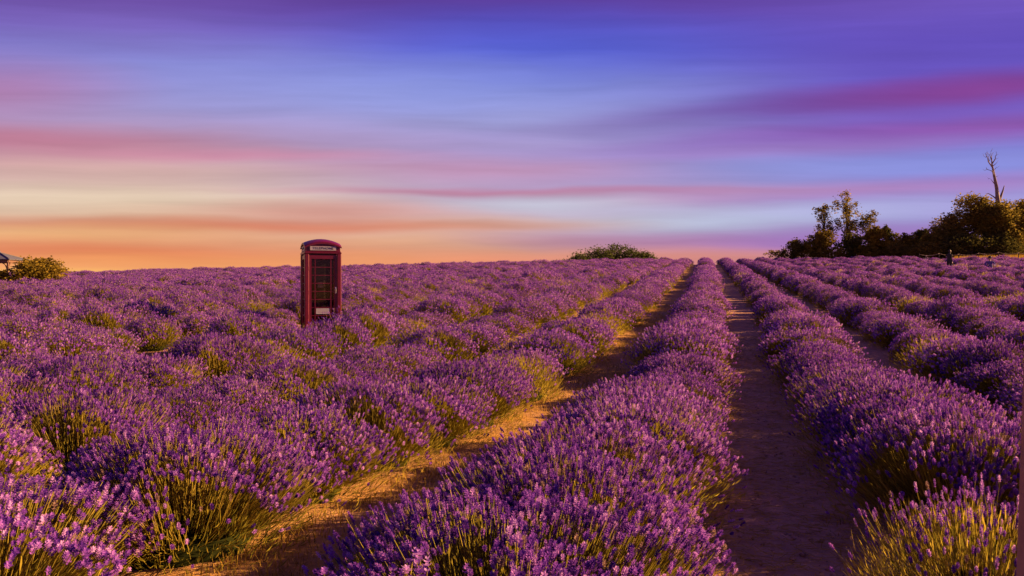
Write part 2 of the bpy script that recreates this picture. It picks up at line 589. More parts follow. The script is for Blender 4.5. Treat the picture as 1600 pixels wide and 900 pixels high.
def make_bush(seed, lod, sparse=False, width=1.0):
    """three meshes: flower spikes, stems, foliage. Bush about 1.6 m across and 0.7 m high, root at the origin"""
    r = np.random.default_rng(seed)
    n = {0: 2500, 1: 1400, 2: 760}[lod]
    if sparse: n = int(n * 0.20)
    rx, ry, rz = 0.83 * width, 0.83, 0.61
    # directions, uniform over the dome with fewer near the skirt
    u = r.random(n * 3)
    ez = u ** 0.85
    ph = r.random(n * 3) * 2 * math.pi
    keep = r.random(n * 3) < np.clip((ez - 0.17) * 1.9, 0.04, 1) * np.where(np.sin(2 * ph + 1.7 * seed) + np.sin(3 * ph + 5 * ez + seed) < -0.95, 0.12, 1.0)
    ez, ph = ez[keep][:n], ph[keep][:n]
    n = len(ez)
    eh = np.sqrt(1 - ez ** 2)
    lump = 1 + 0.09 * np.sin(3 * ph + seed) * eh + 0.07 * np.sin(5 * ph + 4 * ez + 2 * seed) + 0.05 * np.sin(9 * ph + 7 * ez + seed)
    rad = lump * (0.88 + 0.15 * r.random(n) ** 1.3) + (r.random(n) < .06) * r.random(n) * .09
    if sparse: rad *= 0.80 + 0.15 * r.random(n)
    tip = np.stack([rx * eh * np.cos(ph) * rad, ry * eh * np.sin(ph) * rad, 0.05 + rz * ez * rad + 0.05 * eh], 1)
    tip[:, 2] = np.maximum(tip[:, 2], 0.08)
    base = tip * np.array([0.42, 0.42, 0.30]) + (r.random((n, 3)) - .5) * 0.06
    base[:, 2] = np.maximum(base[:, 2], 0.03)
    mid = (base + tip) / 2 + np.stack([tip[:, 0] * .05, tip[:, 1] * .05, -0.03 * eh], 1) + (r.random((n, 3)) - .5) * .04
    d = tip - mid
    d[:, 2] += 0.25 * np.linalg.norm(d, axis=1)
    d += (r.random((n, 3)) - .5) * 0.14
    d /= np.linalg.norm(d, axis=1, keepdims=True)
    a, b = basis(d)
    SV, SQ = SPIKE[lod]
    L = {0: .031, 1: .034, 2: .046}[lod] * (0.65 + 0.7 * r.random(n))
    RR = {0: .0094, 1: .0135, 2: .021}[lod] * (0.8 + 0.45 * r.random(n))
    roll = r.random(n) * 6.283
    ca, sa = np.cos(roll), np.sin(roll)
    a2 = a * ca[:, None] + b * sa[:, None]
    b2 = -a * sa[:, None] + b * ca[:, None]
    X = SV[None, :, 0, None] * RR[:, None, None] * a2[:, None, :] + SV[None, :, 1, None] * RR[:, None, None] * b2[:, None, :] \
        + SV[None, :, 2, None] * L[:, None, None] * d[:, None, :] + tip[:, None, :]
    if lod == 0:
        X += (r.random(X.shape) - .5) * 0.0028
    q = (SQ[None] + (np.arange(n) * len(SV))[:, None, None]).reshape(-1, 4)
    t0 = np.clip(0.48 + 0.27 * r.standard_normal(n), 0.0, 1)
    tt = np.repeat(t0, len(SV)) + np.repeat((r.random(n * len(SV) // 4 + 1) - .5) * 0.36, 4)[:n * len(SV)] + np.tile(SV[:, 2] * .10 - .05, n)
    fl = mesh_np('flower_spikes', X.reshape(-1, 3), [q], M['flower'], tint=np.clip(tt, 0, 1) + 2.0 * np.repeat(r.random(n) < .045, len(SV)))
    # stems
    w = {0: .0017, 1: .0025, 2: .0042}[lod]
    end = tip + d * (L * 0.1)[:, None]
    rings = []
    for pnt, ww in ((base, 1.3), (mid, 1.1), (end, .8)):
        ring = [pnt + (a * math.cos(k * 2.094) + b * math.sin(k * 2.094)) * w * ww for k in range(3)]
        rings += ring
    SVt = np.stack(rings, 1)                       # n,9,3
    tq = np.array([(i * 3 + k, i * 3 + (k + 1) % 3, i * 3 + 3 + (k + 1) % 3, i * 3 + 3 + k) for i in range(2) for k in range(3)])
    qs = (tq[None] + (np.arange(n) * 9)[:, None, None]).reshape(-1, 4)
    ts = np.repeat(np.clip(.5 + .25 * r.standard_normal(n), 0, 1), 9)
    st = mesh_np('stems', SVt.reshape(-1, 3), [qs], M['stem'], tint=ts)
    # leaves: narrow blades over an inner dome, plus the dark twiggy heart
    m_ = {0: 3000, 1: 1900, 2: 850}[lod]
    if sparse: m_ = int(m_ * 1.4)
    ez = r.random(m_) ** 1.15; ph = r.random(m_) * 6.283; eh = np.sqrt(1 - ez ** 2)
    rad = (0.50 + (0.30 + 0.12 * (1 - ez)) * r.random(m_)) * (1 + 0.08 * np.sin(5 * ph + 4 * ez + 2 * seed))
    P = np.stack([rx * eh * np.cos(ph) * rad, ry * eh * np.sin(ph) * rad, 0.03 + rz * ez * rad], 1)
    D = P * np.array([1, 1, 1.0]) / np.linalg.norm(P, axis=1, keepdims=True) + np.array([0, 0, .55]) + (r.random((m_, 3)) - .5) * .9
    D /= np.linalg.norm(D, axis=1, keepdims=True)
    A, B = basis(D)
    ll = (0.05 + 0.06 * r.random(m_)) * {0: 1, 1: 1.15, 2: 1.5}[lod]
    lw = {0: .0034, 1: .0055, 2: .011}[lod]
    an = r.random(m_) * 6.283
    S = A * np.cos(an)[:, None] + B * np.sin(an)[:, None]
    LV = np.stack([P, P + D * (ll * .5)[:, None] + S * lw, P + D * ll[:, None] + B * 0.008, P + D * (ll * .5)[:, None] - S * lw], 1)
    lq = (np.array([[0, 1, 2, 3]])[None] + (np.arange(m_) * 4)[:, None, None]).reshape(-1, 4)
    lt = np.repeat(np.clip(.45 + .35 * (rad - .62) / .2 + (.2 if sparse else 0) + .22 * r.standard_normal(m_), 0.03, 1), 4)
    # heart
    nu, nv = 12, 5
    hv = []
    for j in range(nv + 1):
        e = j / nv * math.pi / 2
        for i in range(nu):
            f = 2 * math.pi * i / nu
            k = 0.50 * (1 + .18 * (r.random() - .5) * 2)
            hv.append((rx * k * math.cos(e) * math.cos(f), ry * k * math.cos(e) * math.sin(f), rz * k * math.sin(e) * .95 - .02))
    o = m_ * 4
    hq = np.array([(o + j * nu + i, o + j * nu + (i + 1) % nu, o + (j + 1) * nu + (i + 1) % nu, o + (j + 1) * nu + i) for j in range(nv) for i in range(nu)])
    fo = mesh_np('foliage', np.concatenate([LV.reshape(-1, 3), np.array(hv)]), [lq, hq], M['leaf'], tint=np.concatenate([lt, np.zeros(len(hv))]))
    return fl, st, fo


KINDS_ = {}
NV = 8
for lod in range(3):
    KINDS_[lod] = [make_bush(100 * lod + i, lod, sparse=(i == NV - 1), width=[1.0, .9, 1.07, .95, 1.0, .87, 1.03, 1.0][i]) for i in range(NV)]

BOX = (-4.92, 19.75)               # where the phone box stands
SLAB = (-3.72, 20.2)
PERSON1 = (30.75, 54.0)
PERSON2 = (32.35, 52.0)
SHRUB = (-31.0, 50.5)
GAZEBO = (-40.7, 61.0)
rr = random.Random(11)
plants = []                        # x, y, rot, sx, sy, sz, variant, row
GAPS = [(2.3, 4.0, .55), (-2.9, 20.9, .75), (BOX[0] + .45, BOX[1] - 1.0, 1.25), (BOX[0], BOX[1], .95), (SLAB[0], SLAB[1], .55), (PERSON1[0], PERSON1[1], .5), (PERSON2[0], PERSON2[1], .6),
        (SHRUB[0], SHRUB[1], 2.0), (SHRUB[0] - 2.2, SHRUB[1] - 1, 1.3), (GAZEBO[0], GAZEBO[1], 2.4)]
# the nearest plants of the three rows beside the camera: distance, size, height, kind of plant
NEAR = {-1: [(3.3, .90, 1.0, 2), (4.45, .98, 1.05, 0), (5.65, .94, 1.0, 4), (6.75, .98, 1.08, 1), (7.8, .92, 1.0, 6)],
        0: [(-.6, .95, .9, 3), (.9, .95, .9, 1), (1.95, .98, .92, 0), (2.85, 1.0, .95, 6), (3.75, .98, 1.0, 2), (4.65, 1.0, .96, 4), (5.6, .98, 1.02, 5), (6.6, 1.0, .98, 3), (7.55, .97, 1.0, 0)],
        1: [(-1.0, 1.0, 1.0, 1), (.3, 1.0, 1.0, 2), (1.4, .95, .95, 4), (4.75, 1.02, 1.08, 0), (5.8, .98, 1.0, 3), (6.8, 1.02, 1.05, 6), (7.8, .96, 1.0, 2)]}
for k in range(-44, 22):
    c0 = PATH0 - ROW / 2 + ROW * k - (0.13 if k < 0 else 0.0)
    rr = random.Random(500 + k)
    y = 7.9 if k in NEAR else -4.0 + rr.random()
    while y < 101:
        y += {0: .95, 1: 1.06, -1: 1.10, 2: 1.02, 3: 1.05}.get(k, 1.13 if k < 0 else 1.18) * rr.uniform(.82, 1.2)
        x = c0 + float(gcurve(y)) + rr.uniform(-.09, .09)
        if y > 14 and abs(x) > 0.72 * y + 4: continue
        if y <= 14 and (x < -0.72 * y - 3 or x > 0.72 * y + 9): continue
        if x / max(y, .1) > 0.515 and y > 76.5: continue
        if y < 1.0 and abs(x) < 1.3: continue
        if k == 1 and 2.2 < y < 3.3: continue
        if k < 0 and y < 3.1: continue
        if k >= 0 and y < 0.8 and x < 2: continue
        if any((x - q[0]) ** 2 + (y - q[1]) ** 2 < q[2] ** 2 for q in GAPS): continue
        if rr.random() < 0.035 and y > 7 and not -4 < k < 4: continue
        s = rr.uniform(.80, 1.12)
        v = rr.choice([0, 1, 2, 3, 4, 5, 6, 0, 1, 2, 3, 4, 5, 6, 7])
        wide = {0: .93, 1: 1.0}.get(k, .95 if k < 0 else 1.0) if y < 7 else {0: .96}.get(k, .97 if k < 0 else (1.02 if y < 16 else .94 if y < 24 else .84))
        plants.append([x, y, rr.uniform(0, 6.283), s * wide, s * wide, s * rr.uniform(.84, 1.2), v, k])
# a few hand-set plants near the camera
for k, ys in NEAR.items():
    for j, (y, sc, up, v) in enumerate(ys):
        c0 = PATH0 - ROW / 2 + ROW * k - (0.13 if k < 0 else 0.0)
        plants.append([c0 + float(gcurve(y)) + .05 * math.sin(j * 2.3 + k), y, 1.3 * j + k, sc, sc, sc * up, v, k])
plants.append([1.98, 3.25, 0.6, .72, .72, 1.0, NV - 1, 1])


def proj(x, y, z):
    return 800 + F * x / y, 450 - F * z / y


cands = []
for i, pnt in enumerate(plants):
    x, y = pnt[0], pnt[1]
    if y < 2.0: continue
    z = hz(x, y)
    px, py = proj(x, y, z + .45)
    if -30 < px < 1630 and py < 915:
        cands.append((y + 0.0 * abs(x), i))
cands.sort()
single = set(i for _, i in cands[:300])

ORD = ["zeroth", "first", "second", "third", "fourth", "fifth", "sixth", "seventh", "eighth", "ninth", "tenth", "eleventh", "twelfth",
       "thirteenth", "fourteenth", "fifteenth", "sixteenth", "seventeenth", "eighteenth", "nineteenth"]
TENS = {2: ("twentieth", "twenty"), 3: ("thirtieth", "thirty"), 4: ("fortieth", "forty"), 5: ("fiftieth", "fifty")}


def ordinal(n):
    if n < 20: return ORD[n]
    t, u = divmod(n, 10)
    return TENS[t][0] if u == 0 else TENS[t][1] + "-" + ORD[u]


def row_words(k):
    if k == 0: return "in the middle row between two bare paths"
    return "%s row from the centre towards the %s" % (ordinal(abs(k)), "phone box" if k < 0 else "dead tree")


count = {}
protos = {}
for dist, i in cands[:300]:
    x, y, rot, sx, sy, sz, v, k = plants[i]
    lod = 0 if y < 12 else 1
    fl, st, fo = KINDS_[lod][v]
    count[k] = count.get(k, 0) + 1
    root = link('lavender_bush', None, None, (x, y, hz(x, y) - 0.02), rot)
    root.empty_display_size = 0.2
    root.scale = (sx, sy, sz)
    lab = ordinal(count[k]) + (" sparse" if v == NV - 1 else "") + " lavender bush from the front" + ("" if k == 0 else ",") + " " + row_words(k)
    tag(root, lab, 'lavender', 'lavender bushes planted in rows')
    a = link('flower_spikes', fl, root); a["kind"] = "stuff"
    b_ = link('stems', st, root); b_["kind"] = "stuff"
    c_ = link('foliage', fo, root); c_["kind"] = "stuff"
    protos.setdefault((lod, v), (a, b_, c_))

# everything farther off: one mass of the same plants
rest = [plants[i] for i in range(len(plants)) if i not in single]
rv = np.array([[q[0], q[1], hz(q[0], q[1]) - .02] for q in rest], dtype=np.float32)
fm = bpy.data.meshes.new('lavender_field')
fm.vertices.add(len(rv))
fm.vertices.foreach_set("co", rv.ravel())
for nm, vals in (("rot", [q[2] for q in rest]), ("sx", [q[3] for q in rest]), ("sz", [q[5] for q in rest])):
    fm.attributes.new(nm, 'FLOAT', 'POINT').data.foreach_set("value", np.array(vals, dtype=np.float32))
var = [(q[6] if q[1] > 30 else NV + q[6]) for q in rest]
fm.attributes.new("variant", 'INT', 'POINT').data.foreach_set("value", np.array(var, dtype=np.int32))
field = link('lavender_field', fm)
tag(field, "distant purple lavender rows merging together up to the skyline", 'lavender', kind='stuff')
# source meshes for the far rows, kept out of the scene (only their data is scattered)
src = {}
for v in range(NV):
    for base_id, lod in ((0, 2), (NV, 1)):
        parts = []
        for nm, dat in zip(('flower_spikes', 'stems', 'foliage'), KINDS_[lod][v]):
            parts.append(bpy.data.objects.new(nm + '_source', dat))
        src[base_id + v] = parts
ng = bpy.data.node_groups.new('scatter_lavender', 'GeometryNodeTree')
ng.interface.new_socket("Geometry", in_out='INPUT', socket_type='NodeSocketGeometry')
ng.interface.new_socket("Geometry", in_out='OUTPUT', socket_type='NodeSocketGeometry')
gi = ng.nodes.new('NodeGroupInput'); go = ng.nodes.new('NodeGroupOutput')
jn = ng.nodes.new('GeometryNodeJoinGeometry')


def named(nm, ty):
    nd = ng.nodes.new('GeometryNodeInputNamedAttribute'); nd.data_type = ty
    nd.inputs[0].default_value = nm
    return nd.outputs[0]


a_rot, a_sx, a_sz, a_var = named('rot', 'FLOAT'), named('sx', 'FLOAT'), named('sz', 'FLOAT'), named('variant', 'INT')
cr_ = ng.nodes.new('ShaderNodeCombineXYZ'); ng.links.new(a_rot, cr_.inputs[2])
cs_ = ng.nodes.new('ShaderNodeCombineXYZ'); ng.links.new(a_sx, cs_.inputs[0]); ng.links.new(a_sx, cs_.inputs[1]); ng.links.new(a_sz, cs_.inputs[2])
for vid, parts in src.items():
    if vid not in var: continue
    cmp_ = ng.nodes.new('FunctionNodeCompare'); cmp_.data_type = 'INT'; cmp_.operation = 'EQUAL'
    ng.links.new(a_var, cmp_.inputs[2]); cmp_.inputs[3].default_value = vid
    js = ng.nodes.new('GeometryNodeJoinGeometry')
    for ob in parts:
        oi = ng.nodes.new('GeometryNodeObjectInfo'); oi.inputs[0].default_value = ob; oi.transform_space = 'ORIGINAL'
        ng.links.new(oi.outputs['Geometry'], js.inputs[0])
    ip = ng.nodes.new('GeometryNodeInstanceOnPoints')
    m2p = ng.nodes.new('GeometryNodeMeshToPoints')
    ng.links.new(gi.outputs[0], m2p.inputs[0])
    ng.links.new(m2p.outputs[0], ip.inputs['Points'])
    ng.links.new(cmp_.outputs[0], ip.inputs['Selection'])
    ng.links.new(js.outputs[0], ip.inputs['Instance'])
    ng.links.new(cr_.outputs[0], ip.inputs['Rotation'])
    ng.links.new(cs_.outputs[0], ip.inputs['Scale'])
    ng.links.new(ip.outputs[0], jn.inputs[0])
ng.links.new(jn.outputs[0], go.inputs[0])
md = field.modifiers.new('scatter', 'NODES'); md.node_group = ng

#REST#
# ================================================================ grass, straw and clods on the paths
def blades(name, pts, hs, wd, lean, mat, seed, label, cat):
    r = np.random.default_rng(seed)
    n = len(pts)
    pts = np.asarray(pts, float)
    an = r.random(n) * 6.283
    ln = lean * r.random(n)
    D = np.stack([np.cos(an) * ln, np.sin(an) * ln, np.ones(n)], 1)
    D /= np.linalg.norm(D, axis=1, keepdims=True)
    S = np.stack([-np.sin(an), np.cos(an), np.zeros(n)], 1) * wd
    h = np.asarray(hs)[:, None]
    drop = np.stack([np.cos(an), np.sin(an), -0.35 * np.ones(n)], 1) * (h * ln[:, None] * .35)
    V = np.stack([pts - S, pts + S, pts + D * h * .55 + S * .8, pts + D * h + drop, pts + D * h * .55 - S * .8], 1)
    o = (np.arange(n) * 5)[:, None]
    q = np.concatenate([o + np.array([[0, 1, 2, 4]])])
    t = np.concatenate([o + np.array([[4, 2, 3]])])
    tint = np.repeat(np.clip(.5 + .28 * r.standard_normal(n), 0, 1), 5)
    ob = link(name, mesh_np(name, V.reshape(-1, 3), [q, t], mat, tint=tint))
    tag(ob, label, cat, kind='stuff')
    return ob


r = np.random.default_rng(21)
pts, hs = [], []
# dry grass in the path on the phone-box side
n = 42000
yy = 2.5 + 26 * r.random(n) ** 1.7
cc = PATH0 - ROW - .06 + (r.random(n) - .5) * 1.5
dens = 0.5 + 0.5 * np.sin(yy * 2.1 + 2 * np.sin(cc * 3)) * np.sin(cc * 5.3 + yy * .9)
k_ = r.random(n) < dens
yy, cc = yy[k_], cc[k_]
xx = cc + gcurve(yy)
zz = height(xx, yy)
pts.append(np.stack([xx, yy, zz - .01], 1)); hs.append(.03 + .075 * r.random(len(xx)) ** 2 + .05 * (r.random(len(xx)) < .1))
# grass at the feet of the rows farther over, and thin growth by the other path
n = 26000
yy = 2.5 + 22 * r.random(n) ** 1.3
kk_ = r.integers(-7, -1, n)
cc = PATH0 + ROW * kk_ - .35 + (r.random(n) - .5) * .9
xx = cc + gcurve(yy)
under = (np.stack([xx, yy, height(xx, yy) - .01], 1), .05 + .16 * r.random(n) ** 2)
n = 2600
yy = 3 + 14 * r.random(n)
cc = PATH0 + np.where(r.random(n) < .5, -1, 1) * (.42 + .1 * r.standard_normal(n))
xx = cc + gcurve(yy)
pts.append(np.stack([xx, yy, height(xx, yy) - .01], 1)); hs.append(.02 + .05 * r.random(n))
# rank grass beside the phone box
n = 5000
an = r.random(n) * 6.283; rad = np.sqrt(r.random(n))
xx = -2.95 + 1.1 * rad * np.cos(an); yy = 20.6 + .7 * rad * np.sin(an)
pts.append(np.stack([xx, yy, height(xx, yy) - .01], 1)); hs.append(.10 + .28 * r.random(n))
blades('path_grass', np.concatenate(pts), np.concatenate(hs), 0.0032, .9, M['grass'], 5,
       "short dry golden grass growing along the paths between lavender rows", 'grass')

blades('undergrowth', under[0], under[1], 0.004, .9, M['leaf'], 6,
       "low dull green undergrowth in the furrows between the lavender rows", 'undergrowth')

# golden meadow strip behind the rope fence
n = 16000
yy = 79 + 13 * r.random(n)
xx = yy * (0.575 + 0.145 * r.random(n) ** .8)
blades('meadow_grass', np.stack([xx, yy, height(xx, yy) - .02], 1), .35 + .45 * r.random(n), 0.02, .5, M['grass'], 8,
       "strip of tall golden grass beyond the rope fence below the trees", 'grass')

# straw and fallen stalks on the bare path
n = 9000
yy = 2.6 + 16 * r.random(n) ** 1.5
cc = PATH0 + (r.random(n) - .5) * 1.0 - ROW * (r.random(n) < .3)
xx = cc + gcurve(yy)
P = np.stack([xx, yy, height(xx, yy) + .014], 1)
an = r.random(n) * 6.283
D = np.stack([np.cos(an), np.sin(an), .12 * (r.random(n) - .5)], 1) * (.015 + .045 * r.random(n))[:, None]
S = np.stack([-np.sin(an), np.cos(an), 0 * an], 1) * .0016
U = np.array([0, 0, .0022])
V = np.stack([P - D - S, P - D + S, P + D + S, P + D - S, P - D + U, P + D + U], 1).reshape(-1, 3)
o = (np.arange(n) * 6)[:, None]
q = np.concatenate([o + np.array([[0, 4, 5, 3]]), o + np.array([[1, 2, 5, 4]])])
ob = link('straw', mesh_np('straw', V, [q], M['grass'], tint=np.repeat(r.random(n) * .8 + .2, 6)))
tag(ob, "bits of straw scattered on the bare earth paths", 'straw', kind='stuff')

n = 1500
yy = 2.6 + 15 * r.random(n) ** 1.4
cc = PATH0 + (r.random(n) - .5) * 1.1 - ROW * (r.random(n) < .3)
xx = cc + gcurve(yy)
P = np.stack([xx, yy, height(xx, yy) + .002], 1)
oct_ = np.array([(1, 0, 0), (0, 1, 0), (-1, 0, 0), (0, -1, 0), (.2, .1, .7), (0, 0, -.6)], float)
sz = (.005 + .016 * r.random(n) ** 3)
V = (P[:, None, :] + oct_[None] * sz[:, None, None] * (0.6 + .8 * r.random((n, 6, 1)))).reshape(-1, 3)
o = (np.arange(n) * 6)[:, None]
t = np.concatenate([o + np.array([f]) for f in ((0, 1, 4), (1, 2, 4), (2, 3, 4), (3, 0, 4), (1, 0, 5), (2, 1, 5), (3, 2, 5), (0, 3, 5))])
ob = link('clods', mesh_np('clods', V, [t], M['clod'], smooth=False))
tag(ob, "small clods and stones lying on the bare earth paths", 'clods', kind='stuff')


# ================================================================ telephone box
def phone_box():
    bxl, byl = BOX
    root = link('phone_box', None, None, (bxl, byl, hz(bxl, byl) - .10), R(22))
    tag(root, "red domed telephone box standing among the lavender rows", 'phone box')
    red = M['red']
    MB().box(-.46, .46, -.46, .46, -.06, .10, .015).build('plinth', M['dark'], root)
    for sx in (-1, 1):
        for sy in (-1, 1):
            mb = MB()
            mb.box(min(sx * .345, sx * .453), max(sx * .345, sx * .453), min(sy * .345, sy * .453), max(sy * .345, sy * .453), .10, 2.075, .018)
            mb.build('corner_post', red, root)
    # lower back wall (solid) and the board with the telephone
    MB().box(-.343, .343, .36, .44, .10, 2.07).build('back_panel', M['red_dull'], root)
    MB().box(-.30, .30, .325, .358, .55, 1.85).build('backboard', M['dark'], root)
    tel = MB().box(-.17, .13, .20, .323, .95, 1.45, .02).build('telephone', M['dark'], root)
    MB().tube([(-.12, .17, 1.40), (-.135, .15, 1.30), (-.12, .17, 1.18)], [.025, .016, .028], 8).build('receiver', M['ink'], tel, True)
    MB().box(-.05, .10, .190, .199, 1.22, 1.36).build('dial_plate', M['chrome'], tel)
    MB().box(-.343, .343, .16, .323, .84, .88).build('shelf', M['dark'], root)
    MB().box(-.34, .34, -.34, .34, .10, .13).build('floor_plate', M['dark'], root)
    # head of the box: cornice, sign band, pediments, domed roof
    MB().box(-.335, .335, -.335, .335, 2.05, 2.078).build('ceiling_plate', M['red_dull'], root)
    mb = MB().box(-.458, .458, -.458, .458, 2.08, 2.115, .01)
    mb.box(-.445, .445, -.445, .445, 2.116, 2.14, .01)
    mb.build('cornice', red, root)
    hw = .425
    n = 14
    fr = lambda x, y, z0: z0 + .105 * (1 - (x / .45) ** 2) + .105 * (1 - (y / .45) ** 2)
    for name, half, z0, th in (('pediment', hw, 2.235, None), ('roof', .458, 2.262, .04)):
        V, Q = [], []
        g_ = [(-half + 2 * half * i / n) for i in range(n + 1)]
        for j in range(n + 1):
            for i in range(n + 1):
                V.append((g_[i], g_[j], fr(g_[i], g_[j], z0)))
        off = len(V)
        for j in range(n + 1):
            for i in range(n + 1):
                V.append((g_[i], g_[j], (fr(g_[i], g_[j], z0) - th) if th else 2.141))
        w = n + 1
        for j in range(n):
            for i in range(n):
                a = j * w + i
                Q.append((a, a + 1, a + w + 1, a + w))
                Q.append((off + a, off + a + w, off + a + w + 1, off + a + 1))
        for i in range(n):
            for (a, b2) in ((i, i + 1), (n * w + i + 1, n * w + i), ((i + 1) * w, i * w), (i * w + n, (i + 1) * w + n)):
                Q.append((b2, a, off + a, off + b2))
        mb = MB(); mb.add(V, Q)
        o = mb.build(name, red, root, smooth=False)
        if name == 'roof':
            me = o.data
            flags = [abs(p.normal.z) > .6 for p in me.polygons]
            me.polygons.foreach_set("use_smooth", flags)
    # one sign on each face, black lettering, a small crown above
    for q in range(4):
        rot = Matrix.Rotation(q * math.pi / 2, 4, 'Z')
        fmb = MB().box(-.345, .345, -.437, -.424, 2.148, 2.275, .004)
        f_ = fmb.build('sign_frame', red, root); f_.data.transform(rot)
        s_ = MB().box(-.32, .32, -.443, -.4375, 2.160, 2.263).build('sign_panel', M['opal'], root); s_.data.transform(rot)
        cu = bpy.data.curves.new('lettering', 'FONT')
        cu.body = "TELEPHONE"; cu.size = .088; cu.align_x = 'CENTER'; cu.align_y = 'CENTER'; cu.extrude = .001; cu.space_character = 1.12
        cu.materials.append(M['ink'])
        tmp = bpy.data.objects.new('lettering_source', cu)
        lm = bpy.data.meshes.new_from_object(tmp)
        bpy.data.objects.remove(tmp)
        t_ = bpy.data.objects.new('lettering', lm); COL.objects.link(t_); t_.parent = s_
        t_.matrix_local = rot @ Matrix.Translation((0, -.4455, 2.211)) @ Matrix.Rotation(math.pi / 2, 4, 'X')
        cb = MB().box(-.035, .035, -.431, -.424, 2.300, 2.312)
        for i, hh in ((-1.5, .030), (-.5, .042), (.5, .042), (1.5, .030)):
            cb.box(i * .018 - .006, i * .018 + .006, -.430, -.4245, 2.3125, 2.30 + hh)
        cb.build('crown_emblem', red, root).data.transform(rot)
    # glazed sides: door in front, windows left and right
    zs0, zs1, rows = .32, 1.94, 8
    ph_ = (zs1 - zs0) / rows
    for q, nm in ((0, 'door'), (1, 'side_window'), (3, 'side_window')):
        rot = Matrix.Rotation(q * math.pi / 2, 4, 'Z')
        y0, y1 = -.430, -.375
        mb = MB()
        mb.box(-.343, -.285, y0, y1, .135, 2.045)
        mb.box(.285, .343, y0, y1, .135, 2.045)
        mb.box(-.2845, .2845, y0, y1, 1.945, 2.045)
        mb.box(-.2845, .2845, y0, y1, .135, .315)
        d_ = mb.build(nm, red, root); d_.data.transform(rot)
        xs = (-.2845, -.195, .195, .2845)
        for i in (1, 2):
            MB().box(xs[i] - .011, xs[i] + .011, -.424, -.394, zs0 - .003, zs1 + .003).build('glazing_bar', red, d_).data.transform(rot)
        for rI in range(1, rows):
            z = zs0 + rI * ph_
            MB().box(-.2844, .2844, -.421, -.397, z - .0085, z + .0085).build('glazing_bar', red, d_).data.transform(rot)
        for c_ in range(3):
            pm = None
            for rI in range(rows):
                z = zs0 + rI * ph_
                pb = MB().box(xs[c_] + .012, xs[c_ + 1] - .012, -.410, -.406, z + .009, z + ph_ - .009)
                pb.build('pane', M['glass'], d_).data.transform(rot)
        if nm == 'door':
            hb = MB().box(.297, .331, -.437, -.4305, 1.08, 1.24, .002)
            hb.tube([(.314, -.438, 1.20), (.314, -.475, 1.20), (.314, -.475, 1.10), (.314, -.438, 1.10)], [.009] * 4, 8)
            hb.build('handle', M['chrome'], d_)
            nb = MB().box(-.17, .17, -.4165, -.4115, .56, .70).build('notice', M['notice'], d_)
            for i in range(3):
                MB().box(-.13, .13 - .04 * (i == 2), -.4178, -.4168, .66 - .035 * i, .674 - .035 * i).build('print_line', M['notice_print'], nb)
            for z in (.5, 1.1, 1.7):
                MB().tube([(-.347, -.436, z - .05), (-.347, -.436, z + .05)], [.010, .010], 8).build('hinge', red, d_)
    return root


phone_box()

# the pale slab lying by the box
mb = MB()
zz = hz(*SLAB)
mb.box(-.30, .30, -.16, .16, 0, .34, .03)
o = mb.build('stone_slab', M['stone'])
o.location = (SLAB[0], SLAB[1], zz - .04); o.rotation_euler = (0, R(3), R(15))
tag(o, "pale flat stone slab just showing between the bushes beside the phone box", 'slab')


# ================================================================ trees and shrubs
def at(px, Y):
    return (px - 800) / F * Y


def leaf_cloud(r, lobes, n, size, name, mat, hollow=.55):
    """lobes: (cx,cy,cz,rx,ry,rz); leaves gather in clumps over each lobe"""
    wts = np.array([l[3] * l[5] + l[3] * l[4] for l in lobes]); wts = wts / wts.sum()
    P, T = [], []
    for l, w in zip(lobes, wts):
        k = max(8, int(n * w))
        nc = max(6, int(k / 26))
        d = r.standard_normal((nc, 3)); d /= np.linalg.norm(d, axis=1, keepdims=True)
        cen = d * (hollow + (1.06 - hollow) * r.random((nc, 1)) ** .6)
        pick = r.integers(0, nc, k)
        p_ = cen[pick] + r.standard_normal((k, 3)) * .20
        P.append(p_ * np.array(l[3:6]) + np.array(l[0:3]))
        ct = r.standard_normal(nc) * .14
        T.append(.5 + ct[pick] + .16 * r.standard_normal(k))
    P = np.concatenate(P); T = np.clip(np.concatenate(T), 0, 1)
    P[:, 2] = np.maximum(P[:, 2], 0.03)
    n = len(P)
    D = r.standard_normal((n, 3)); D /= np.linalg.norm(D, axis=1, keepdims=True)
    A, B = basis(D)
    s = size * (.6 + .8 * r.random(n))[:, None]
    V = np.stack([P - A * s * .5, P + B * s * .30, P + A * s * .5 + D * s * .12, P - B * s * .30], 1).reshape(-1, 3)
    q = (np.arange(n) * 4)[:, None] + np.array([[0, 1, 2, 3]])
    return mesh_np(name, V, [q], mat, tint=np.repeat(T, 4))


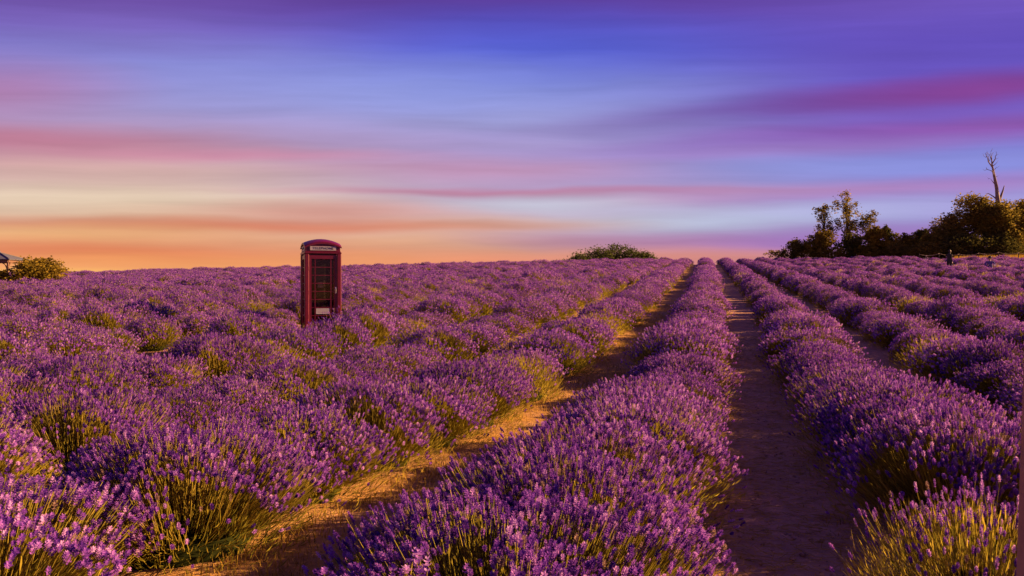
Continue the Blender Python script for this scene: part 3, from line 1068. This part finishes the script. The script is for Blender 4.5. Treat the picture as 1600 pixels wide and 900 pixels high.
def limbs(rg, lobes, h, tr, mb, stems=1, spread=.0):
    for s_ in range(stems):
        ox, oy = (rg.uniform(-spread, spread), rg.uniform(-spread, spread))
        top = max(l[2] for l in lobes)
        lean = (rg.uniform(-.06, .06) * h + ox * 1.4, rg.uniform(-.04, .04) * h + oy)
        pts = [(ox, oy, -.1)]
        for i in range(1, 6):
            t = i / 5
            pts.append((ox + (lean[0] - ox) * t + rg.uniform(-.02, .02) * h, oy + (lean[1] - oy) * t, top * t))
        mb.tube(pts, [tr * (1 - .16 * i) for i in range(6)], 7)
        for l in lobes[s_::stems]:
            k = rg.randint(1, 3)
            a = Vector(pts[k]); b = Vector(l[:3]) + Vector((rg.uniform(-.2, .2), rg.uniform(-.2, .2), rg.uniform(-.1, .2))) * l[3]
            mid = (a + b) / 2 + Vector((rg.uniform(-.1, .1), rg.uniform(-.1, .1), .08)) * (b - a).length
            mb.tube([a, mid, b], [tr * .5, tr * .33, tr * .12], 5)
            for _ in range(3):
                e = b + Vector((rg.uniform(-1, 1) * l[3], rg.uniform(-1, 1) * l[4], rg.uniform(-.2, 1) * l[5])) * .8
                mb.tube([mid, (mid + e) / 2 + Vector((0, 0, .08)), e], [tr * .22, tr * .14, tr * .04], 4)


def plant(name, label, cat, group, px, Y, wpx, top, mat, n, size, seed, lobes_n=9, trunk=.16, low=.12, stems=1, hollow=.5, extra=None, bark='bark', sink=0.0, dense=2.6):
    """a tree or shrub wpx pixels wide whose top reaches pixel row `top`, Y metres off"""
    rg = random.Random(seed); r = np.random.default_rng(seed)
    X = at(px, Y); z0 = hz(X, Y) - sink
    h = (450 - top) / F * Y - z0
    w = 1.14 * wpx / F * Y / 2
    root = link(name, None, None, (X, Y, z0))
    tag(root, label, cat, group)
    lobes = []
    for i in range(lobes_n):
        t = (i + .5) / lobes_n
        zc = h * (low + (0.92 - low) * t)
        prof = math.sqrt(max(.05, 1 - ((zc / h - .34) / .68) ** 2))
        rad = w * rg.uniform(.38, .56)
        an = rg.uniform(0, 6.283)
        off = max(0, w * prof - rad * .8) * rg.uniform(.55, 1.0)
        rv_ = min(rad * rg.uniform(.7, .95), h * .3)
        zc = min(zc, h - rv_ * .95)
        lobes.append((math.cos(an) * off, math.sin(an) * off * .8, max(zc, rv_ * .5), rad, rad * .9, rv_))
    lobes.append((rg.uniform(-.15, .15) * w, 0, h - w * .32 * .9 if h > w * .7 else h * .7, w * .34, w * .34, min(w * .34, h * .3)))
    if extra: lobes += [tuple(v * s for v, s in zip(e, (w, w, h, w, w, h))) for e in extra]
    mb = MB(); limbs(rg, lobes, h, trunk, mb, stems, w * .25 if stems > 1 else 0)
    mb.build('trunk', M[bark], root, True)
    c_ = link('crown', leaf_cloud(r, lobes, int(n * dense), size * 1.2, 'crown', mat, hollow), root)
    c_["kind"] = "stuff"
    return root


GR = "trees and shrubs at the field edge"
TL, GL, DL = M['tree_leaf'], M['gold_leaf'], M['dark_leaf']
plant('hedge_shrub', "lowest wispy shrub at the open end of the field-edge trees", 'shrub', GR, 1217, 99, 44, 390, TL, 500, .16, 31, 5, .06, stems=3, hollow=.3)
plant('hedge_shrub', "loose olive shrub beside the lowest wispy shrub at the field edge", 'shrub', GR, 1247, 98, 46, 376, TL, 1900, .18, 32, 7, .08, stems=3)
plant('hedge_shrub', "golden green shrub at the foot of the airy thin-trunked tree", 'shrub', GR, 1287, 96, 52, 364, GL, 2600, .20, 33, 7, .09, stems=3)
# open tree with airy crown
plant('open_tree', "airy thin-trunked tree leaning away from the ivy-clad tree", 'tree', GR, 1290, 98, 46, 316, TL, 1100, .20, 34, 9, .13, low=.35, dense=1.35, hollow=.2)
plant('ivy_tree', "tallest leafy tree with dark ivy wrapped round its trunk", 'tree', GR, 1323, 98.5, 50, 301, TL, 1500, .20, 35, 10, .22, low=.35, dense=1.35, hollow=.2,
      extra=[(0, 0, .18, .26, .26, .17), (0.05, 0, .36, .2, .2, .15), (-.02, 0, .52, .14, .14, .12)])
plant('open_tree', "airy slender tree between the ivy-clad tree and the golden shrubs", 'tree', GR, 1356, 98, 46, 328, TL, 1150, .20, 36, 9, .13, low=.32, dense=1.35, hollow=.2)
plant('hedge_shrub', "dark bush at the foot of the ivy-clad tree", 'shrub', GR, 1334, 96.5, 52, 366, DL, 2400, .20, 37, 7, .1, stems=3)
plant('hedge_shrub', "bright golden shrub just past the airy slender tree", 'shrub', GR, 1371, 95.5, 38, 356, GL, 2400, .19, 38, 7, .08, stems=3)
plant('hedge_shrub', "round dark shrub behind the bright golden shrub", 'shrub', GR, 1386, 101, 34, 355, DL, 1700, .2, 39, 6, .1, stems=2)
plant('hedge_shrub', "low golden shrub in the dip of the tree line", 'shrub', GR, 1414, 97, 50, 368, GL, 2400, .19, 40, 7, .08, stems=3)
plant('small_tree', "small flat-topped dark tree in the dip of the tree line", 'tree', GR, 1440, 101, 36, 358, DL, 1500, .19, 41, 6, .13, low=.45)
plant('hedge_shrub', "golden brown shrub against the big dark tree mass", 'shrub', GR, 1459, 97, 46, 364, GL, 2400, .19, 42, 7, .08, stems=3)
plant('broad_tree', "broad dark tree on the lower shoulder of the big tree mass", 'tree', GR, 1488, 98, 66, 336, TL, 4200, .22, 43, 10, .2, low=.08)
plant('broad_tree', "highest domed dark tree of the big mass beside the dead tree", 'tree', GR, 1523, 97, 78, 308, TL, 5200, .22, 44, 11, .25, low=.08)
plant('broad_tree', "dark leafy tree in front of the bare dead trunk", 'tree', GR, 1563, 96, 70, 318, TL, 5000, .22, 45, 11, .22, low=.08)
plant('broad_tree', "golden brown tree at the picture's edge beyond the dead tree", 'tree', GR, 1600, 97, 72, 316, GL, 5200, .22, 46, 11, .22, low=.08)
plant('hedge_shrub', "low dark shrub at the base of the big tree mass by the fence", 'shrub', GR, 1505, 93.5, 64, 368, DL, 2600, .2, 47, 7, .08, stems=3)
plant('hedge_shrub', "low dark shrub under the dead tree behind the golden grass", 'shrub', GR, 1560, 93.5, 66, 366, DL, 2600, .2, 48, 7, .08, stems=3)

plant('hedge_shrub', "low brown shrub filling the gap under the airy slender tree", 'shrub', GR, 1352, 95, 44, 384, GL, 1500, .18, 71, 6, .07, low=.03, stems=3)
plant('hedge_shrub', "low dusky shrub below the low golden shrub in the dip", 'shrub', GR, 1398, 95, 50, 383, TL, 1600, .18, 72, 6, .07, low=.03, stems=3)
plant('hedge_shrub', "low dusky shrub at the foot of the small flat-topped tree", 'shrub', GR, 1442, 94, 56, 381, TL, 1800, .18, 73, 6, .07, low=.03, stems=3)

GC = "far trees on the skyline"
plant('skyline_tree', "lowest sloping tree at the near-box end of the skyline clump", 'tree', GC, 905, 165, 88, 399, M['green_leaf'], 3000, .30, 51, 7, .2)
plant('skyline_tree', "rounded tree second along the skyline clump", 'tree', GC, 932, 166, 84, 392, M['green_leaf'], 3200, .30, 52, 7, .2)
plant('skyline_tree', "highest rounded tree in the middle of the skyline clump", 'tree', GC, 960, 167, 88, 386, M['green_leaf'], 3600, .30, 53, 7, .2)
plant('skyline_tree', "rounded tree just past the highest of the skyline clump", 'tree', GC, 986, 166, 70, 390, M['green_leaf'], 3000, .30, 54, 7, .2)
plant('skyline_tree', "small low tree apart from the skyline clump beside the middle rows", 'tree', GC, 1014, 165, 56, 398, M['green_leaf'], 1600, .28, 55, 5, .15)

plant('roadside_shrub', "big yellow green shrub beside the gazebo at the picture's edge", 'shrub', None, 56, 50.5, 90, 405, GL, 3600, .13, 61, 10, .06, low=.1, stems=4, hollow=.35,
      extra=[(-.25, 0, 1.0, .10, .10, .10), (.30, 0, .97, .16, .16, .09), (.05, 0, .45, .5, .5, .35)])
plant('roadside_shrub', "smaller golden shrub at the very corner below the gazebo", 'shrub', None, 5, 49.0, 36, 424, GL, 1300, .12, 62, 6, .05, low=.1, stems=3)

# dead tree
Yd = 99.5
Xd = at(1561, Yd); zd = hz(Xd, Yd)
root = link('dead_tree', None, None, (Xd, Yd, zd))
tag(root, "tall bare dead tree rising above the dark leafy trees", 'tree', GR)


def dp(px, py, dy=0.0):
    return (at(px, Yd) - Xd, dy, (450 - py) / F * Yd - zd)


MB().tube([(.0, 0, -.2), dp(1561, 330), dp(1559, 310), dp(1557, 292), dp(1553, 272), dp(1550, 256), dp(1549, 244)],
          [.40, .32, .28, .21, .15, .09, .04], 8).build('trunk', M['dead_wood'], root, True)
for pts, r0 in (([(1560, 316), (1565, 308), (1568, 298), (1569, 290)], .22), ([(1558, 312), (1553, 307), (1545, 302), (1541, 303)], .10),
                ([(1554, 278), (1549, 268), (1543, 264), (1540, 262)], .10), ([(1551, 262), (1546, 252), (1541, 246), (1538, 239)], .09),
                ([(1550, 256), (1554, 249), (1557, 243), (1559, 241)], .08), ([(1549, 250), (1547, 243), (1548, 237)], .06),
                ([(1551, 260), (1556, 255), (1559, 251)], .05), ([(1554, 282), (1558, 276), (1560, 274)], .05),
                ([(1546, 252), (1546, 244), (1544, 238)], .05), ([(1549, 246), (1552, 240), (1553, 236)], .05),
                ([(1556, 290), (1550, 283), (1546, 279)], .06), ([(1543, 264), (1540, 266), (1537, 264)], .03), ([(1552, 268), (1557, 262), (1560, 260)], .05),
                ([(1547, 243), (1545, 239), (1542, 236)], .035), ([(1557, 243), (1556, 238), (1557, 235)], .03), ([(1554, 249), (1558, 248), (1561, 246)], .035),
                ([(1541, 246), (1541, 240), (1540, 236)], .03), ([(1548, 237), (1549, 233), (1551, 231)], .025), ([(1546, 279), (1543, 280), (1541, 277)], .03), ([(1541, 246), (1538, 244), (1536, 240)], .035)):
    k = len(pts)
    MB().tube([dp(x, y, .25 * math.sin(i * 1.7 + x)  * (i > 0)) for i, (x, y) in enumerate(pts)],
              [1.0 * r0 * (1 - .8 * i / (k - 1)) for i in range(k)], 6).build('branch', M['dead_wood'], root, True)

# ================================================================ rope fence
fx = [at(1436 + 31 * i, 77.6) for i in range(7)]
froot = link('rope_fence', None, None, (fx[0], 77.6, hz(fx[0], 77.6)))
tag(froot, "low rope fence on thin posts between lavender and golden grass", 'fence')
tops = []
for i, x in enumerate(fx):
    z = hz(x, 77.6)
    b0 = (x - fx[0], 0, z - froot.location.z)
    hgt = 1.12 + .06 * math.sin(i * 2.1)
    MB().tube([(b0[0], 0, b0[2] - .2), (b0[0] + .02, 0, b0[2] + hgt)], [.045, .04], 7).build('post', M['bark'], froot, True)
    tops.append(Vector((b0[0] + .02, -.05, b0[2] + hgt - .06)))
for a, b2 in zip(tops[:-1], tops[1:]):
    pts = []
    for i in range(9):
        t = i / 8
        pt = a.lerp(b2, t); pt.z -= .16 * 4 * t * (1 - t)
        pts.append(pt)
    MB().tube(pts, [.018] * 9, 6).build('rope', M['rope'], froot, True)


# ================================================================ gazebo
def gazebo():
    X, Y = GAZEBO
    z = hz(X, Y)
    root = link('gazebo', None, None, (X, Y, z), R(5.4))
    tag(root, "small gazebo with grey hipped roof and timber posts", 'gazebo')
    e, he, ha = 1.5, 2.26 - z, 2.80 - z
    cs = [(-e, -e), (e, -e), (e, e), (-e, e)]
    for i in range(4):
        a, b2 = cs[i], cs[(i + 1) % 4]
        mb = MB()
        mb.add([(a[0], a[1], he), (b2[0], b2[1], he), (0, 0, ha), (a[0], a[1], he - .05), (b2[0], b2[1], he - .05), (0, 0, ha - .05)],
               [(0, 1, 2), (5, 4, 3), (0, 3, 4, 1), (1, 4, 5, 2), (2, 5, 3, 0)])
        mb.build('roof_panel', M['slate'], root)
        MB().tube([(a[0], a[1], he + .02), (0, 0, ha + .02)], [.04, .04], 6).build('hip_cap', M['slate'], root)
        rot = Matrix.Rotation(i * math.pi / 2, 4, 'Z')
        f_ = MB().box(-1.32, 1.32, -1.37, -1.30, he - .26, he - .06).build('fascia_beam', M['gazebo_wood'], root); f_.data.transform(rot)
        p_ = MB().box(-1.37, -1.26, -1.37, -1.26, -.1, he - .265, .01).build('post', M['gazebo_wood'], root); p_.data.transform(rot)
        for s in (-1, 1):
            pts = []
            for k in range(6):
                t = k / 5 * math.pi / 2
                pts.append((s * (1.26 - .5 * (1 - math.cos(t))), -1.33, he - .85 + .58 * math.sin(t)))
            br = MB().tube(pts, [.045] * 6, 6).build('arched_brace', M['gazebo_wood'], root); br.data.transform(rot)
    MB().tube([(0, 0, ha - .03), (0, 0, ha + .08), (0, 0, ha + .14), (0, 0, ha + .2)], [.05, .08, .06, .01], 8).build('finial', M['slate'], root, True)


gazebo()

# ================================================================ near wooden post at the path edge
Xp, Yp = 1.034, 1.5
zp = hz(Xp, Yp)
root = link('wooden_post', None, None, (Xp, Yp, zp - .05))
tag(root, "weathered brown wooden post standing right beside the camera at the picture's edge", 'post')
mb = MB().box(-.05, .05, -.05, .05, 0, 1.90, .006)
o = mb.build('shaft', M['wood_post'], root)
MB().box(-.056, .056, -.056, .056, 1.901, 1.925, .006).build('post_cap', M['wood_post'], root)
root.rotation_euler = (0, R(2.1), R(6))


# ================================================================ people
def skin_body(name, joints, edges, parent, mat, root_i=0, sub=2):
    me = bpy.data.meshes.new(name)
    me.from_pydata([j[:3] for j in joints], edges, [])
    me.materials.append(mat)
    o = link(name, me, parent)
    sk = o.modifiers.new('skin', 'SKIN')
    sk.use_smooth_shade = True
    for i, v in enumerate(me.skin_vertices[0].data):
        rx_ = joints[i][3]; ry_ = joints[i][4] if len(joints[i]) > 4 else rx_
        v.radius = (rx_, ry_)
        v.use_root = (i == root_i)
    sb = o.modifiers.new('smooth', 'SUBSURF'); sb.levels = sub; sb.render_levels = sub
    return o


def ellipsoid(name, c, rad, mat, parent, n=10, m_=7, cut=None):
    V, Fc = [], []
    for j in range(m_ + 1):
        t = math.pi * j / m_
        for i in range(n):
            a = 2 * math.pi * i / n
            V.append((c[0] + rad[0] * math.sin(t) * math.cos(a), c[1] + rad[1] * math.sin(t) * math.sin(a), c[2] + rad[2] * math.cos(t)))
    for j in range(m_):
        for i in range(n):
            i2 = (i + 1) % n
            Fc.append((j * n + i, (j + 1) * n + i, (j + 1) * n + i2, j * n + i2))
    mb = MB(); mb.add(V, Fc)
    return mb.build(name, mat, parent, True)


def hand(parent, wrist, d, mat):
    """palm with five fingers from the wrist along d"""
    d = Vector(d).normalized(); s = d.orthogonal().normalized()
    w = Vector(wrist)
    mb = MB()
    mb.tube([w, w + d * .05, w + d * .095], [.022, .038, .034], 8)
    for i, L in enumerate((.065, .078, .072, .055)):
        b0 = w + d * .085 + s * (i - 1.5) * .019
        mb.tube([b0, b0 + d * L * .55, b0 + d * L + Vector((.012, 0, 0))], [.0095, .009, .007], 6)
    b0 = w + d * .03 + s * .03
    mb.tube([b0, b0 + d * .03 + s * .025, b0 + d * .06 + s * .03], [.012, .011, .008], 6)
    return mb.build('hand', mat, parent, True)


# standing person in black, seen side-on, one hand up near the face
X, Y = PERSON1
root = link('person', None, None, (X, Y, hz(X, Y)), R(20))
tag(root, "person in black clothes standing upright among the lavender rows", 'person')
J = [(0, 0, .95, .12, .13), (0, 0, 1.15, .11, .12), (0.01, 0, 1.36, .12, .15), (.01, 0, 1.46, .10, .08), (.03, 0, 1.54, .055, .055), (.05, 0, 1.62, .085, .075), (.05, 0, 1.70, .075, .07),
     (.0, -.10, .88, .10, .10), (.03, -.11, .48, .065, .065), (-.01, -.11, .09, .045, .045), (.10, -.12, .04, .035, .03),
     (.0, .10, .88, .10, .10), (-.02, .11, .48, .065, .065), (-.07, .11, .09, .045, .045), (.04, .12, .04, .035, .03),
     (.0, -.17, 1.40, .055, .055), (-.03, -.19, 1.13, .042, .042), (.05, -.18, .90, .032, .032),
     (.0, .17, 1.40, .055, .055), (.03, .20, 1.14, .042, .042), (.16, .15, 1.05, .032, .032)]
E = [(0, 1), (1, 2), (2, 3), (3, 4), (4, 5), (5, 6), (0, 7), (7, 8), (8, 9), (9, 10), (0, 11), (11, 12), (12, 13), (13, 14),
     (2, 15), (15, 16), (16, 17), (2, 18), (18, 19), (19, 20)]
skin_body('body', J, E, root, M['cloth_black'])
hd = ellipsoid('face', (.085, 0, 1.635), (.058, .066, .098), M['skin'], root)
MB().tube([(.138, 0, 1.655), (.160, 0, 1.622), (.140, 0, 1.615)], [.010, .014, .012], 6).build('nose', M['skin'], hd, True)
ellipsoid('hair', (.03, 0, 1.665), (.092, .085, .088), M['hair'], root)
hand(root, (.05, -.18, .89), (.1, 0, -1), M['skin'])
hand(root, (.17, .15, 1.05), (1, -.2, .05), M['skin'])

# kneeling person in a wide dark hat and blue shirt
X, Y = PERSON2
root = link('person', None, None, (X, Y, hz(X, Y)), R(-25))
tag(root, "person in a wide dark hat and blue shirt kneeling low in the lavender", 'person')
J = [(0, 0, .47, .15, .13), (0, 0, .66, .15, .11), (0, 0, .88, .18, .12), (0, 0, .97, .10, .08),
     (-.11, -.02, .42, .09, .09), (-.13, -.10, .08, .065, .065), (-.13, .22, .06, .05, .05), (-.13, .36, .05, .035, .035),
     (.11, -.02, .42, .09, .09), (.13, -.10, .08, .065, .065), (.13, .22, .06, .05, .05), (.13, .36, .05, .035, .035),
     (-.22, 0, .91, .06, .06), (-.28, -.10, .68, .046, .046), (-.18, -.32, .66, .034, .034),
     (.22, 0, .91, .06, .06), (.28, -.10, .68, .046, .046), (.18, -.32, .66, .034, .034)]
E = [(0, 1), (1, 2), (2, 3), (0, 4), (4, 5), (5, 6), (6, 7), (0, 8), (8, 9), (9, 10), (10, 11), (2, 12), (12, 13), (13, 14), (2, 15), (15, 16), (16, 17)]
skin_body('body', J, E, root, M['cloth_blue'])
HZ = .33
MB().tube([(0, 0, .62 + HZ), (0, -.01, .72 + HZ)], [.055, .052], 10).build('neck', M['skin'], root, True)
hd = ellipsoid('head', (0, -.015, .80 + HZ), (.075, .092, .115), M['skin'], root)
MB().tube([(0, -.10, .82 + HZ), (0, -.122, .785 + HZ), (0, -.10, .775 + HZ)], [.010, .014, .012], 6).build('nose', M['skin'], hd, True)
for s in (-1, 1):
    ellipsoid('ear', (s * .076, -.005, .80 + HZ), (.012, .02, .03), M['skin'], hd, 8, 5)
V = MB()
prof = [(.0, .985), (.07, .985), (.098, .955), (.104, .875), (.21, .855), (.212, .845), (.10, .862), (.0, .865)]
n = 16
vs = [(rr_ * math.cos(2 * math.pi * i / n), -.01 + rr_ * math.sin(2 * math.pi * i / n), z + HZ) for rr_, z in prof for i in range(n)]
V.add(vs, [(j * n + i, j * n + (i + 1) % n, (j + 1) * n + (i + 1) % n, (j + 1) * n + i) for j in range(len(prof) - 1) for i in range(n)])
V.build('hat', M['cloth_black'], root, True)
hand(root, (-.18, -.33, .66), (0.2, -1, .1), M['skin'])
hand(root, (.18, -.33, .66), (-.2, -1, .1), M['skin'])
